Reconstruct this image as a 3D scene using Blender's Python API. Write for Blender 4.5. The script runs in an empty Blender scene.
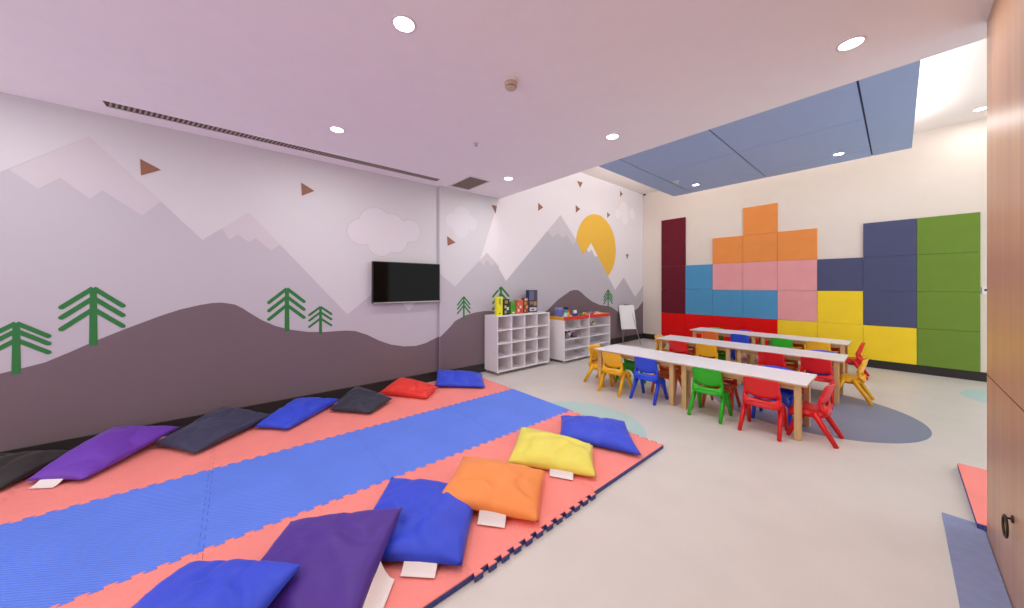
import bpy, bmesh, math, random
from mathutils import Vector, Matrix, noise

S = bpy.context.scene
C = S.collection
PI = math.pi

# ------------------------------------------------------------------ materials
def lin(c):
    return tuple(((v / 255) / 12.92 if v / 255 <= 0.04045 else ((v / 255 + 0.055) / 1.055) ** 2.4) for v in c)

def mat(name, rgb, rough=0.6, spec=0.4, var=0.0, scale=8.0, bump=0.0, bscale=60.0, coat=0.0, metal=0.0, sheen=0.0):
    m = bpy.data.materials.new(name); m.use_nodes = True
    nt = m.node_tree; b = nt.nodes['Principled BSDF']
    col = lin(rgb)
    b.inputs['Base Color'].default_value = (*col, 1)
    b.inputs['Roughness'].default_value = rough
    b.inputs['Specular IOR Level'].default_value = spec
    b.inputs['Coat Weight'].default_value = coat
    b.inputs['Metallic'].default_value = metal
    b.inputs['Sheen Weight'].default_value = sheen
    tc = nt.nodes.new('ShaderNodeTexCoord')
    if var > 0:
        n = nt.nodes.new('ShaderNodeTexNoise'); n.inputs['Scale'].default_value = scale; n.inputs['Detail'].default_value = 4
        nt.links.new(tc.outputs['Object'], n.inputs['Vector'])
        r = nt.nodes.new('ShaderNodeValToRGB')
        r.color_ramp.elements[0].position = 0.3; r.color_ramp.elements[1].position = 0.7
        r.color_ramp.elements[0].color = (*[max(0, v * (1 - var)) for v in col], 1)
        r.color_ramp.elements[1].color = (*[min(1, v * (1 + var)) for v in col], 1)
        nt.links.new(n.outputs['Fac'], r.inputs['Fac'])
        nt.links.new(r.outputs['Color'], b.inputs['Base Color'])
    if bump > 0:
        n2 = nt.nodes.new('ShaderNodeTexNoise'); n2.inputs['Scale'].default_value = bscale; n2.inputs['Detail'].default_value = 3
        nt.links.new(tc.outputs['Object'], n2.inputs['Vector'])
        bp = nt.nodes.new('ShaderNodeBump'); bp.inputs['Strength'].default_value = bump; bp.inputs['Distance'].default_value = 0.01
        nt.links.new(n2.outputs['Fac'], bp.inputs['Height']); nt.links.new(bp.outputs['Normal'], b.inputs['Normal'])
    return m

def emis(name, rgb, strength):
    m = bpy.data.materials.new(name); m.use_nodes = True
    nt = m.node_tree; nt.nodes.clear()
    e = nt.nodes.new('ShaderNodeEmission'); e.inputs['Color'].default_value = (*lin(rgb), 1); e.inputs['Strength'].default_value = strength
    o = nt.nodes.new('ShaderNodeOutputMaterial'); nt.links.new(e.outputs[0], o.inputs[0])
    return m

def wood(name, c1, c2, axis='Z', scale=9.0, rough=0.4, stretch=0.05):
    m = bpy.data.materials.new(name); m.use_nodes = True
    nt = m.node_tree; b = nt.nodes['Principled BSDF']
    tc = nt.nodes.new('ShaderNodeTexCoord'); mp = nt.nodes.new('ShaderNodeMapping')
    sc = [scale] * 3; sc['XYZ'.index(axis)] = scale * stretch
    mp.inputs['Scale'].default_value = sc
    nt.links.new(tc.outputs['Object'], mp.inputs['Vector'])
    n = nt.nodes.new('ShaderNodeTexNoise'); n.inputs['Scale'].default_value = 1.0; n.inputs['Detail'].default_value = 6; n.inputs['Roughness'].default_value = 0.6
    nt.links.new(mp.outputs['Vector'], n.inputs['Vector'])
    r = nt.nodes.new('ShaderNodeValToRGB')
    r.color_ramp.elements[0].position = 0.3; r.color_ramp.elements[1].position = 0.72
    r.color_ramp.elements[0].color = (*lin(c1), 1); r.color_ramp.elements[1].color = (*lin(c2), 1)
    nt.links.new(n.outputs['Fac'], r.inputs['Fac']); nt.links.new(r.outputs['Color'], b.inputs['Base Color'])
    b.inputs['Roughness'].default_value = rough
    return m

def floor_mat(circles):
    m = mat('vinyl_floor', FLOOR, rough=0.38, spec=0.35, var=0.03, scale=3.0, bump=0.02, bscale=200)
    nt = m.node_tree; b = nt.nodes['Principled BSDF']
    src = b.inputs['Base Color'].links[0].from_socket
    tc = nt.nodes.new('ShaderNodeTexCoord')
    for (x, y, r, rgb) in circles:
        d = nt.nodes.new('ShaderNodeVectorMath'); d.operation = 'DISTANCE'
        d.inputs[1].default_value = (x, y, 0)
        nt.links.new(tc.outputs['Object'], d.inputs[0])
        lt = nt.nodes.new('ShaderNodeMath'); lt.operation = 'LESS_THAN'; lt.inputs[1].default_value = r
        nt.links.new(d.outputs['Value'], lt.inputs[0])
        mx = nt.nodes.new('ShaderNodeMix'); mx.data_type = 'RGBA'
        nt.links.new(lt.outputs[0], mx.inputs['Factor'])
        nt.links.new(src, mx.inputs['A']); mx.inputs['B'].default_value = (*lin(rgb), 1)
        src = mx.outputs['Result']
    nt.links.new(src, b.inputs['Base Color'])
    return m

def foam(name, rgb, dots=False):
    """EVA foam with a fine raised weave"""
    m = mat(name, rgb, rough=0.62, spec=0.35, var=0.05, scale=2.5)
    nt = m.node_tree; b = nt.nodes['Principled BSDF']
    tc = nt.nodes.new('ShaderNodeTexCoord')
    mp = nt.nodes.new('ShaderNodeMapping'); mp.inputs['Rotation'].default_value = (0, 0, 0.6)
    nt.links.new(tc.outputs['Object'], mp.inputs['Vector'])
    v = nt.nodes.new('ShaderNodeTexVoronoi' if dots else 'ShaderNodeTexWave')
    if dots:
        v.inputs['Scale'].default_value = 38; v.inputs['Randomness'].default_value = 0.15
    else:
        v.inputs['Scale'].default_value = 22; v.inputs['Distortion'].default_value = 1.0
    nt.links.new(mp.outputs['Vector'], v.inputs['Vector'])
    bp = nt.nodes.new('ShaderNodeBump'); bp.inputs['Strength'].default_value = 0.6; bp.inputs['Distance'].default_value = 0.005
    nt.links.new(v.outputs[0], bp.inputs['Height']); nt.links.new(bp.outputs['Normal'], b.inputs['Normal'])
    return m

FLOOR = (209, 204, 199)
M = {}
M['ceiling'] = mat('ceiling_paint', (244, 242, 246), 0.9, 0.1, var=0.01)
M['upper'] = mat('upper_ceiling_paint', (235, 228, 224), 0.9, 0.1)
M['cream'] = mat('cream_wall_paint', (226, 216, 206), 0.85, 0.15, var=0.01)
M['mural_bg'] = mat('mural_sky_print', (208, 207, 212), 0.7, 0.25)
M['mural_white'] = mat('mural_white_print', (230, 226, 231), 0.7, 0.25)
M['mural_cloud'] = mat('mural_cloud_print', (216, 213, 219), 0.7, 0.25)
M['mural_edge'] = mat('mural_cloud_edge_print', (201, 197, 204), 0.7, 0.25)
M['mural_mt'] = mat('mural_mountain_print', (190, 187, 196), 0.7, 0.25)
M['mural_snow'] = mat('mural_snow_print', (203, 198, 205), 0.7, 0.25)
M['mural_hill'] = mat('mural_hill_print', (117, 102, 109), 0.7, 0.25, var=0.03, scale=1.5)
M['mural_tree'] = mat('mural_tree_print', (52, 122, 66), 0.7, 0.25)
M['mural_sun'] = mat('mural_sun_print', (232, 184, 70), 0.7, 0.25)
M['mural_tri'] = mat('mural_triangle_print', (146, 104, 86), 0.7, 0.25)
M['mural_cloud_lit'] = mat('mural_lit_cloud_print', (238, 235, 239), 0.7, 0.25)  # lit copy of the cloud print, far bay brightness baked into its colour
M['mural_tri_grey'] = mat('mural_grey_triangle_print', (130, 124, 134), 0.7, 0.25)
M['black_base'] = mat('black_skirting', (44, 40, 40), 0.5, 0.4)
M['wood'] = wood('oak_veneer', (172, 128, 94), (198, 154, 118), 'Z', 11, 0.32)
M['wood_dark'] = mat('veneer_groove', (104, 76, 56), 0.7)
M['beech'] = wood('beech', (196, 156, 104), (220, 182, 128), 'Z', 22, 0.45)
M['beechx'] = wood('beech_rail', (188, 148, 98), (212, 172, 120), 'X', 22, 0.45)
M['laminate'] = mat('white_laminate', (236, 234, 238), 0.35, 0.45)
M['white'] = mat('white_board', (232, 228, 232), 0.45, 0.4)
M['white_inner'] = mat('white_board_back', (222, 218, 220), 0.6, 0.3)
M['metal'] = mat('brushed_metal', (180, 180, 182), 0.35, 0.5, metal=0.9)
M['chrome'] = mat('chrome', (200, 200, 204), 0.2, 0.5, metal=1.0)
M['dark_metal'] = mat('dark_bronze', (62, 50, 42), 0.35, 0.5, metal=0.7)
M['black'] = mat('black_plastic', (20, 19, 20), 0.35, 0.5)
M['grey_plastic'] = mat('grey_plastic', (150, 146, 148), 0.5)
M['screen'] = mat('tv_glass', (10, 10, 9), 0.06, 0.12)
M['raft'] = mat('blue_raft', (158, 182, 222), 0.6, 0.3, var=0.015)
M['raft_gap'] = mat('raft_joint', (52, 66, 96), 0.8)
M['grille'] = mat('grille_dark', (84, 76, 70), 0.7)
M['grille_slat'] = mat('grille_slats', (170, 158, 150), 0.6)
M['lamp'] = emis('lamp_lens', (255, 252, 246), 14)
M['cove'] = emis('cove_led', (255, 248, 236), 6)
M['tag'] = mat('white_tag_fabric', (232, 226, 224), 0.8, 0.2)
M['navy_edge'] = foam('foam_navy', (66, 80, 150))
M['coral'] = foam('foam_coral', (244, 142, 134), True)
M['blue_foam'] = foam('foam_blue', (97, 134, 240))
M['grey_foam'] = mat('grey_blue_mat', (132, 142, 178), 0.75, 0.3, var=0.05, scale=25)
CH = dict(yellow=(246, 182, 28), blue=(38, 76, 226), green=(46, 184, 28), red=(228, 24, 30), orange=(238, 116, 36), redorange=(218, 84, 34))
for k, v in CH.items():
    M['ch_' + k] = mat('chair_plastic_' + k, v, 0.32, 0.5)
PN = dict(maroon=(106, 32, 46), red=(230, 20, 20), teal=(84, 152, 198), orange=(232, 146, 78), pink=(232, 162, 166), yellow=(246, 214, 52), navy=(82, 86, 118), green=(112, 142, 58))
for k, v in PN.items():
    M['pn_' + k] = mat('panel_fabric_' + k, v, 0.85, 0.15, var=0.03, scale=4, bump=0.08, bscale=300)
CU = dict(black=(44, 40, 40), purple=(108, 54, 178), navy=(52, 54, 82), blue=(44, 72, 214), slate=(44, 46, 64), red=(228, 52, 40), yellow=(232, 222, 92), orange=(244, 146, 72), violet=(76, 40, 146))
for k, v in CU.items():
    M['cu_' + k] = mat('cushion_nylon_' + k, v, 0.48, 0.4, var=0.03, scale=6, bump=0.05, bscale=400, sheen=0.1)

# ------------------------------------------------------------------ helpers
def link(o, parent=None):
    C.objects.link(o)
    if parent is not None: o.parent = parent
    return o

def obj(name, bm, mats, parent=None, smooth=False, loc=None, rotz=0.0, recalc=True):
    if recalc: bmesh.ops.recalc_face_normals(bm, faces=bm.faces)
    me = bpy.data.meshes.new(name); bm.to_mesh(me); bm.free()
    for m in (mats if isinstance(mats, (list, tuple)) else [mats]): me.materials.append(m)
    if smooth:
        for p in me.polygons: p.use_smooth = True
    o = bpy.data.objects.new(name, me); link(o, parent)
    if loc is not None: o.location = loc
    if rotz: o.rotation_euler = (0, 0, rotz)
    return o

def tag(o, label, cat, group=None):
    o['label'] = label; o['category'] = cat
    if group: o['group'] = group
    return o

def thing(name, label, cat, loc=(0, 0, 0), rotz=0.0, group=None):
    o = bpy.data.objects.new(name, None); C.objects.link(o)
    o.empty_display_size = 0.05
    o.location = loc; o.rotation_euler = (0, 0, rotz)
    return tag(o, label, cat, group)

def struct(o):
    o['kind'] = 'structure'; return o

def box(bm, x0, x1, y0, y1, z0, z1, mi=0, bev=0.0):
    vs = [bm.verts.new(p) for p in ((x0, y0, z0), (x1, y0, z0), (x1, y1, z0), (x0, y1, z0), (x0, y0, z1), (x1, y0, z1), (x1, y1, z1), (x0, y1, z1))]
    fs = []
    for idx in ((0, 3, 2, 1), (4, 5, 6, 7), (0, 1, 5, 4), (1, 2, 6, 5), (2, 3, 7, 6), (3, 0, 4, 7)):
        f = bm.faces.new([vs[i] for i in idx]); f.material_index = mi; fs.append(f)
    if bev > 0:
        es = list({e for f in fs for e in f.edges})
        bmesh.ops.bevel(bm, geom=es, offset=bev, segments=2, affect='EDGES', profile=0.6, clamp_overlap=True)
    return bm

def B(*a, **k): return box(bmesh.new(), *a, **k)

def cyl(bm, p0, p1, r0, r1=None, n=12, mi=0, cap=True):
    r1 = r0 if r1 is None else r1
    p0, p1 = Vector(p0), Vector(p1); d = (p1 - p0).normalized()
    a = d.orthogonal().normalized(); b = d.cross(a)
    r = [[bm.verts.new(p + (a * math.cos(t) + b * math.sin(t)) * rr) for t in [2 * PI * i / n for i in range(n)]] for p, rr in ((p0, r0), (p1, r1))]
    for i in range(n):
        f = bm.faces.new((r[0][i], r[0][(i + 1) % n], r[1][(i + 1) % n], r[1][i])); f.material_index = mi; f.smooth = True
    if cap:
        f = bm.faces.new(r[0][::-1]); f.material_index = mi
        f = bm.faces.new(r[1]); f.material_index = mi
    return bm

def beam(bm, p0, p1, w0, w1, side, mi=0, bev=0.006):
    """tapered rectangular bar; w=(across,along) half sizes at each end; side = direction of 'across'"""
    p0, p1 = Vector(p0), Vector(p1); d = (p1 - p0).normalized(); s = Vector(side)
    s = (s - d * s.dot(d)).normalized(); t = d.cross(s)
    ring = []
    for p, w in ((p0, w0), (p1, w1)):
        ring.append([bm.verts.new(p + s * (w[0] * a) + t * (w[1] * b)) for a, b in ((-1, -1), (1, -1), (1, 1), (-1, 1))])
    fs = [bm.faces.new(ring[0][::-1]), bm.faces.new(ring[1])]
    for i in range(4): fs.append(bm.faces.new((ring[0][i], ring[0][(i + 1) % 4], ring[1][(i + 1) % 4], ring[1][i])))
    for f in fs: f.material_index = mi
    if bev: bmesh.ops.bevel(bm, geom=list({e for f in fs for e in f.edges}), offset=bev, segments=2, affect='EDGES', clamp_overlap=True)
    return bm

def prism(bm, pts, z0, z1, mi=0, top_mi=None):
    lo = [bm.verts.new((x, y, z0)) for x, y in pts]; hi = [bm.verts.new((x, y, z1)) for x, y in pts]
    n = len(pts)
    f = bm.faces.new(lo[::-1]); f.material_index = mi
    f = bm.faces.new(hi); f.material_index = mi if top_mi is None else top_mi
    for i in range(n):
        f = bm.faces.new((lo[i], lo[(i + 1) % n], hi[(i + 1) % n], hi[i])); f.material_index = mi
    return bm

def copy_tree(o, parent=None):
    c = o.copy(); C.objects.link(c)
    if parent is not None: c.parent = parent
    for ch in list(o.children): copy_tree(ch, c)
    return c

# ------------------------------------------------------------------ room measures
XL, XP, YB, YS, ZS, ZC, XW = -4.517, -4.467, 8.539, 3.497, 2.94, 3.94, 0.329
YN, XR = -3.6, 2.6
Y_P0, Y_P1 = 2.36, 3.492          # the shallow pilaster on the mural wall
YW = 3.283                         # far end of the timber wall

circles = [(-0.729, 5.191, 0.943, (128, 136, 160)), (-2.148, 2.66, 0.690, (176, 206, 204)), (1.135, 7.384, 0.60, (176, 206, 204)), (-3.55, 5.75, 0.52, (186, 208, 206)), (-3.2, 7.6, 0.55, (186, 212, 190))]
struct(obj('floor', B(XL - 0.2, XR + 0.2, YN, YB + 0.2, -0.1, 0.0), floor_mat(circles)))

# ---- ceilings
bm = B(XL - 0.2, XR + 0.2, YN, YS, ZS, ZC + 0.1)
struct(obj('ceiling_lower', bm, M['ceiling']))
struct(obj('ceiling_upper', B(XL - 0.2, XR + 0.2, YS + 0.001, YB + 0.2, ZC, ZC + 0.1), M['upper']))
struct(obj('wall_back', B(XL - 0.2, XR + 0.2, YB, YB + 0.15, 0, ZC), M['cream']))
# timber wall, its thickness runs away from the play area
bm = B(XW, XW + 0.16, YN, YW, 0, ZS)
box(bm, XW - 0.0012, XW, YN, YW - 0.01, 0.922, 0.927, 1)
struct(obj('wall_timber', bm, [M['wood'], M['wood_dark']]))
struct(obj('wall_alcove', B(XW + 0.16, XR + 0.15, YW - 0.15, YW, 0, ZC), M['cream']))

# ---- mural wall: one mesh, the print cut into it as thin coloured shapes
MUR = ['mural_bg', 'mural_mt', 'mural_snow', 'mural_hill', 'mural_tree', 'mural_sun', 'mural_tri', 'mural_cloud', 'mural_edge', 'mural_white', 'mural_tri_grey', 'mural_cloud_lit']
def poly(bm, pts, x, lay, key):
    f = bm.faces.new([bm.verts.new((x + 0.0007 * lay, y, z)) for y, z in pts])
    f.material_index = MUR.index(key)
    f.normal_update()
    if f.normal.x < 0: f.normal_flip()
def down(pts, z=0.14): return pts + [(pts[-1][0], z), (pts[0][0], z)]
def disc(cy, cz, r, n=48): return [(cy + r * math.cos(2 * PI * i / n), cz + r * math.sin(2 * PI * i / n)) for i in range(n)]
def stroke(bm, a, b, w, x, lay, key):
    a, b = Vector(a), Vector(b); d = (b - a).normalized(); n = Vector((-d.y, d.x)) * w
    pts = [a - n, b - n]
    t0 = math.atan2(-n.y, -n.x)
    for i in range(1, 7): pts.append(b + Vector((math.cos(t0 + PI * i / 7), math.sin(t0 + PI * i / 7))) * w)
    pts += [b + n, a + n]
    poly(bm, [(p.x, p.y) for p in pts], x, lay, key)
def tree(bm, y, top, bot, w, tips, x):
    tw = w * 0.115
    poly(bm, [(y - tw * 1.15, bot - 0.02), (y + tw * 1.15, bot - 0.02), (y + tw * 0.9, top - w * 0.12), (y - tw * 0.9, top - w * 0.12)], x, 6, 'mural_tree')
    drop = top - w * 0.1 - tips[0]
    for i, tz in enumerate(tips):
        for s in (-1, 1):
            stroke(bm, (y, tz + drop), (y + s * w * 0.92, tz), w * 0.098, x, 6.3 + 0.2 * (s + 1) + 0.1 * i, 'mural_tree')

mtA = [(-3.5, 0.9), (-1.389, 2.316), (-0.956, 2.724), (-0.243, 1.892), (0.118, 2.225), (1.095, 1.068), (1.564, 1.47), (1.903, 1.073), (2.309, 1.641), (2.355, 1.612)]
mtA[0] = (-3.5, 0.326)
snowA1 = [(-1.348, 2.345), (-1.215, 2.22), (-1.105, 2.333), (-0.951, 2.183), (-0.882, 2.27), (-0.648, 2.08), (-0.532, 2.229), (-0.956, 2.724)]
snowA2 = [(-0.097, 2.028), (-0.038, 1.915), (0.03, 1.975), (0.121, 1.9), (0.18, 1.952), (0.312, 1.825), (0.394, 1.9), (0.118, 2.225)]
hillA = [(-3.5, 0.5), (-2.4, 0.55), (-1.389, 0.748), (-1.182, 0.804), (-1.056, 0.873), (-0.924, 0.951), (-0.753, 1.041), (-0.536, 1.146), (-0.403, 1.201), (-0.262, 1.24), (-0.173, 1.257), (-0.097, 1.259), (0.006, 1.235), (0.071, 1.19), (0.129, 1.139), (0.229, 1.057), (0.352, 0.982), (0.478, 0.932), (0.671, 0.885), (0.832, 0.87), (0.986, 0.869), (1.089, 0.866), (1.19, 0.85), (1.331, 0.789), (1.485, 0.696), (1.641, 0.625), (1.829, 0.576), (2.008, 0.563), (2.16, 0.587), (2.355, 0.659)]
mtB = [(2.362, 1.62), (2.387, 1.596), (2.624, 1.422), (3.238, 1.992), (3.49, 1.75)]
snowB = [(3.085, 1.85), (3.156, 1.771), (3.238, 1.866), (3.343, 1.77), (3.396, 1.837), (3.238, 1.992)]
hillB = [(2.362, 0.659), (2.389, 0.678), (2.536, 0.798), (2.624, 0.884), (2.806, 0.959), (2.997, 0.997), (3.177, 1.012), (3.301, 1.006), (3.49, 0.982)]
mtC = [(3.5, 1.769), (3.691, 1.519), (5.147, 2.898), (5.652, 2.427), (5.895, 2.117), (6.188, 2.407), (7.164, 1.331), (7.561, 1.646), (8.114, 1.137), (8.53, 1.435)]
snowC1 = [(4.759, 2.531), (4.905, 2.41), (5.055, 2.527), (5.21, 2.439), (5.353, 2.505), (5.533, 2.309), (5.669, 2.404), (5.147, 2.898)]
snowC2 = [(6.022, 2.244), (6.113, 2.186), (6.207, 2.261), (6.34, 2.098), (6.437, 2.13), (6.188, 2.407)]
hillC = [(3.5, 0.976), (3.903, 0.846), (4.412, 0.775), (4.759, 0.951), (5.07, 1.152), (5.451, 1.323), (5.58, 1.345), (5.703, 1.342), (5.825, 1.297), (5.967, 1.206), (6.226, 1.076), (6.536, 0.984), (6.948, 0.935), (7.156, 0.852), (7.389, 0.726), (7.575, 0.626), (7.766, 0.614), (8.043, 0.769), (8.269, 0.838), (8.53, 1.019)]

bm = bmesh.new()
box(bm, XL - 0.15, XL, YN, YB + 0.1, 0, ZC, 0)
poly(bm, down(mtA), XL, 2, 'mural_mt'); poly(bm, snowA1, XL, 3, 'mural_snow'); poly(bm, snowA2, XL, 3, 'mural_snow')
poly(bm, down(hillA), XL, 5, 'mural_hill')
for t in ([(-0.662, 2.602), (-0.529, 2.529), (-0.656, 2.449)], [(0.595, 2.64), (0.732, 2.567), (0.602, 2.484)]): poly(bm, t, XL, 5, 'mural_tri')
for y, top, bot, w, tips in ((-1.316, 1.153, 0.75, 0.165, [1.018, 0.957, 0.885]), (-0.932, 1.43, 0.935, 0.181, [1.252, 1.166, 1.07]), (0.459, 1.418, 0.93, 0.18, [1.247, 1.155, 1.06]), (0.795, 1.191, 0.868, 0.127, [1.085, 1.02, 0.945])):
    tree(bm, y, top, bot, w, tips, XL)
cloudA = [(1.257, 2.132, 0.163), (1.446, 2.259, 0.214), (1.66, 2.244, 0.179), (1.917, 2.217, 0.157), (1.511, 2.01, 0.176), (1.715, 2.056, 0.16), (1.58, 2.14, 0.2), (1.78, 2.15, 0.14)]
for i, (cy, cz, r) in enumerate(cloudA):
    poly(bm, disc(cy, cz, r + 0.012), XL, 2 + 0.05 * i, 'mural_edge'); poly(bm, disc(cy, cz, r), XL, 3 + 0.05 * i, 'mural_cloud')
# far bay: the brighter light there is put into the paler sky colour
poly(bm, [(3.5, 0.2), (8.53, 0.2), (8.53, 3.93), (3.5, 3.93)], XL, 0.8, 'mural_white')
poly(bm, disc(6.42, 2.31, 0.78, 64), XL, 1.6, 'mural_sun')
poly(bm, down(mtC), XL, 3, 'mural_mt'); poly(bm, snowC1, XL, 4, 'mural_snow'); poly(bm, snowC2, XL, 4, 'mural_white')
poly(bm, down(hillC), XL, 5, 'mural_hill')
for i, t in enumerate(([(4.493, 3.049), (4.631, 2.974), (4.493, 2.884)], [(5.686, 3.714), (5.878, 3.72), (5.79, 3.581)], [(5.634, 3.183), (5.79, 3.12), (5.641, 3.011)], [(7.389, 3.828), (7.504, 3.761), (7.389, 3.665)], [(6.821, 3.205), (6.948, 3.151), (6.821, 3.061)], [(7.646, 2.249), (7.8, 2.246), (7.718, 2.112)])):
    poly(bm, t, XL, 5, 'mural_tri_grey' if i >= 4 else 'mural_tri')
for i, (cy, cz, r) in enumerate([(7.298, 3.225, 0.125), (7.575, 3.366, 0.204), (7.963, 3.32, 0.144), (7.622, 3.169, 0.166)]):
    poly(bm, disc(cy, cz, r), XL, 3 + 0.05 * i, 'mural_cloud_lit')
tree(bm, 3.575, 1.429, 0.94, 0.19, [1.25, 1.14, 1.03], XL)
tree(bm, 6.863, 1.357, 0.93, 0.193, [1.164, 1.085, 1.005], XL)
struct(obj('wall_left', bm, [M[k] for k in MUR], recalc=False))
# shallow pilaster carrying its own piece of the print
bm = bmesh.new()
box(bm, XL - 0.05, XP, Y_P0, Y_P1, 0, ZS, 0)
poly(bm, [(3.096, 1.86), (3.49, 2.925), (3.49, 1.774), (3.238, 1.992)], XP, 1, 'mural_white')
poly(bm, down(mtB), XP, 2, 'mural_mt'); poly(bm, snowB, XP, 3, 'mural_snow'); poly(bm, down(hillB), XP, 5, 'mural_hill')
poly(bm, [(2.484, 2.195), (2.633, 2.108), (2.492, 2.043)], XP, 5, 'mural_tri'); poly(bm, [(3.332, 2.806), (3.446, 2.807), (3.418, 2.665)], XP, 5, 'mural_tri')
for i, (cy, cz, r) in enumerate([(2.588, 2.438, 0.124), (2.75, 2.522, 0.166), (2.919, 2.448, 0.113), (2.732, 2.33, 0.142)]):
    poly(bm, disc(cy, cz, r), XP, 3 + 0.05 * i, 'mural_cloud')
tree(bm, 2.782, 1.271, 0.93, 0.124, [1.135, 1.07, 0.998], XP)
for tz in (1.25, 1.14, 1.03):      # boughs of the next tree that run over onto the pilaster
    dr = 1.429 - 0.019 - 1.25
    stroke(bm, (3.478, tz + dr * (1 - (3.535 - 3.478) / 0.175)), (3.535 - 0.175, tz), 0.0185, XP, 6, 'mural_tree')
f = [f for f in bm.faces if abs(f.normal.y + 1) < 1e-3 and len(f.verts) == 4 and all(abs(v.co.y - Y_P0) < 1e-5 for v in f.verts)]
for q in f: q.material_index = MUR.index('mural_edge')
q = bm.faces.new([bm.verts.new((x, Y_P0 - 0.001, z)) for x, z in ((XL, 0.0), (XP, 0.0), (XP, 0.659), (XL, 0.659))]); q.material_index = MUR.index('mural_hill')
q = bm.faces.new([bm.verts.new((x, Y_P0 - 0.001, z)) for x, z in ((XL, 0.66), (XP, 0.66), (XP, 1.615), (XL, 1.615))]); q.material_index = MUR.index('mural_mt')
struct(obj('trim_pilaster', bm, [M[k] for k in MUR], recalc=False))

# ---- black skirting
HB = 0.139
struct(obj('baseboard_left', B(XL, XL + 0.012, YN, Y_P0 - 0.001, 0, HB), M['black_base']))
struct(obj('baseboard_pilaster', B(XP, XP + 0.012, Y_P0, Y_P1, 0, HB), M['black_base']))
struct(obj('baseboard_left_far', B(XL, XL + 0.012, Y_P1 + 0.001, YB, 0, HB), M['black_base']))
struct(obj('baseboard_back', B(XL + 0.012, XR, YB - 0.012, YB, 0, HB), M['black_base']))

# ------------------------------------------------------------------ ceiling raft
t = thing('ceiling_raft', 'large powder-blue suspended ceiling raft with dark joints over the tables', 'ceiling raft', (-1.61, 5.94, 3.5))
x0, x1, y0, y1 = -1.742, 1.745, -1.81, 1.81
bm = B(x0, x1, y0, y1, 0.012, 0.055, 1)
xs = [x0, -1.335, -0.012, 1.345, x1]
g = 0.009
ys2 = [y0, -1.41, 0.0, 1.41, y1]
box(bm, x0, xs[1] - g, y0, y1, 0, 0.013, 0)
box(bm, xs[3] + g, x1, y0, y1, 0, 0.013, 0)
for a, b in ((xs[1], xs[2]), (xs[2], xs[3])):
    for c, d in ((y0, ys2[2]), (ys2[2], ys2[3]), (ys2[3], y1)):
        gy = g * 0.5
        box(bm, a + (g if a != x0 else 0), b - g, c + (gy if c != y0 else 0), d - (gy if d != y1 else 0), 0, 0.013, 0)
obj('panel', bm, [M['raft'], M['raft_gap']], t)
for sx in (-1.3, 1.3):
    for sy in (-1.3, 1.3):
        obj('hanger', cyl(bmesh.new(), (sx, sy, 0.05), (sx, sy, 0.44), 0.006), M['metal'], t)
bm = bmesh.new()
for a in ((x0 + 0.14, x1 - 0.14, y0 + 0.14, y0 + 0.18), (x0 + 0.14, x1 - 0.14, y1 - 0.18, y1 - 0.14), (x0 + 0.14, x0 + 0.18, y0 + 0.18, y1 - 0.18), (x1 - 0.18, x1 - 0.14, y0 + 0.18, y1 - 0.18)):
    box(bm, *a, 0.055, 0.075)
led = obj('led_strip', bm, M['cove'], t)

def area(name, loc, rot, sx, sy, power, col, parent=None, shape='RECTANGLE', spread=PI):
    l = bpy.data.lights.new(name, 'AREA'); l.shape = shape; l.size = sx
    if shape == 'RECTANGLE': l.size_y = sy
    l.energy = power; l.color = col; l.spread = spread
    o = bpy.data.objects.new(name, l); C.objects.link(o); o.location = loc; o.rotation_euler = rot
    if parent is not None: o.parent = parent
    return o
WARM = (1.0, 0.98, 0.95)
COVE = 23
for (lx, ly, sx, sy, pw) in ((0, y0 + 0.12, 3.2, 0.06, 1.2), (0, y1 - 0.12, 3.2, 0.06, 0.6), (x0 + 0.12, 0, 0.06, 3.3, 2.0), (x1 - 0.12, 0, 0.06, 3.3, 1.0)):
    area('cove_light', (lx, ly, 0.09), (PI, 0, 0), sx, sy, COVE * pw, WARM, t)

# ------------------------------------------------------------------ lamps and ceiling fittings
def downlight(name, x, y, z, label, power, r=0.056):
    t = thing(name, label, 'downlight', (x, y, z), 0, 'recessed downlights')
    bm = bmesh.new(); n = 28
    rings = [(r + 0.014, 0.0), (r + 0.012, -0.005), (r, -0.005), (r - 0.002, 0.0)]
    vs = [[bm.verts.new((rr * math.cos(2 * PI * i / n), rr * math.sin(2 * PI * i / n), zz)) for i in range(n)] for rr, zz in rings]
    for k in range(3):
        for i in range(n): bm.faces.new((vs[k][i], vs[k][(i + 1) % n], vs[k + 1][(i + 1) % n], vs[k + 1][i]))
    obj('trim_ring', bm, M['white'], t, True)
    bm = bmesh.new(); bm.faces.new([bm.verts.new((r * math.cos(2 * PI * i / n), r * math.sin(2 * PI * i / n), -0.003)) for i in range(n)][::-1])
    obj('lens', bm, M['lamp'], t, recalc=False)
    area('lamp_glow', (0, 0, -0.02), (0, 0, 0), 0.12, 0.12, power, WARM, t, 'DISK')
    return t
P1 = 11
downlight('downlight', -1.841, 0.746, ZS, 'round recessed downlight in the low ceiling, between the smoke detector and the foam mats', P1)
downlight('downlight', -0.189, 2.928, ZS, 'round recessed downlight in the low ceiling closest to the timber wall', P1)
downlight('downlight', -3.501, 0.756, ZS, 'round recessed downlight in the low ceiling beside the long linear grille', P1)
downlight('downlight', -1.865, 2.913, ZS, 'round recessed downlight at the low ceiling edge, in front of the blue raft', P1)
downlight('downlight', -3.539, 2.937, ZS, 'round recessed downlight in the low ceiling beside the square return grille', P1)
downlight('downlight', -2.676, 7.20, 3.5, 'small recessed downlight in the blue raft beside the heat detector', 8)
downlight('downlight', -0.60, 7.23, 3.5, 'small recessed downlight in the blue raft above the yellow wall panels', 8)
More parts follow.
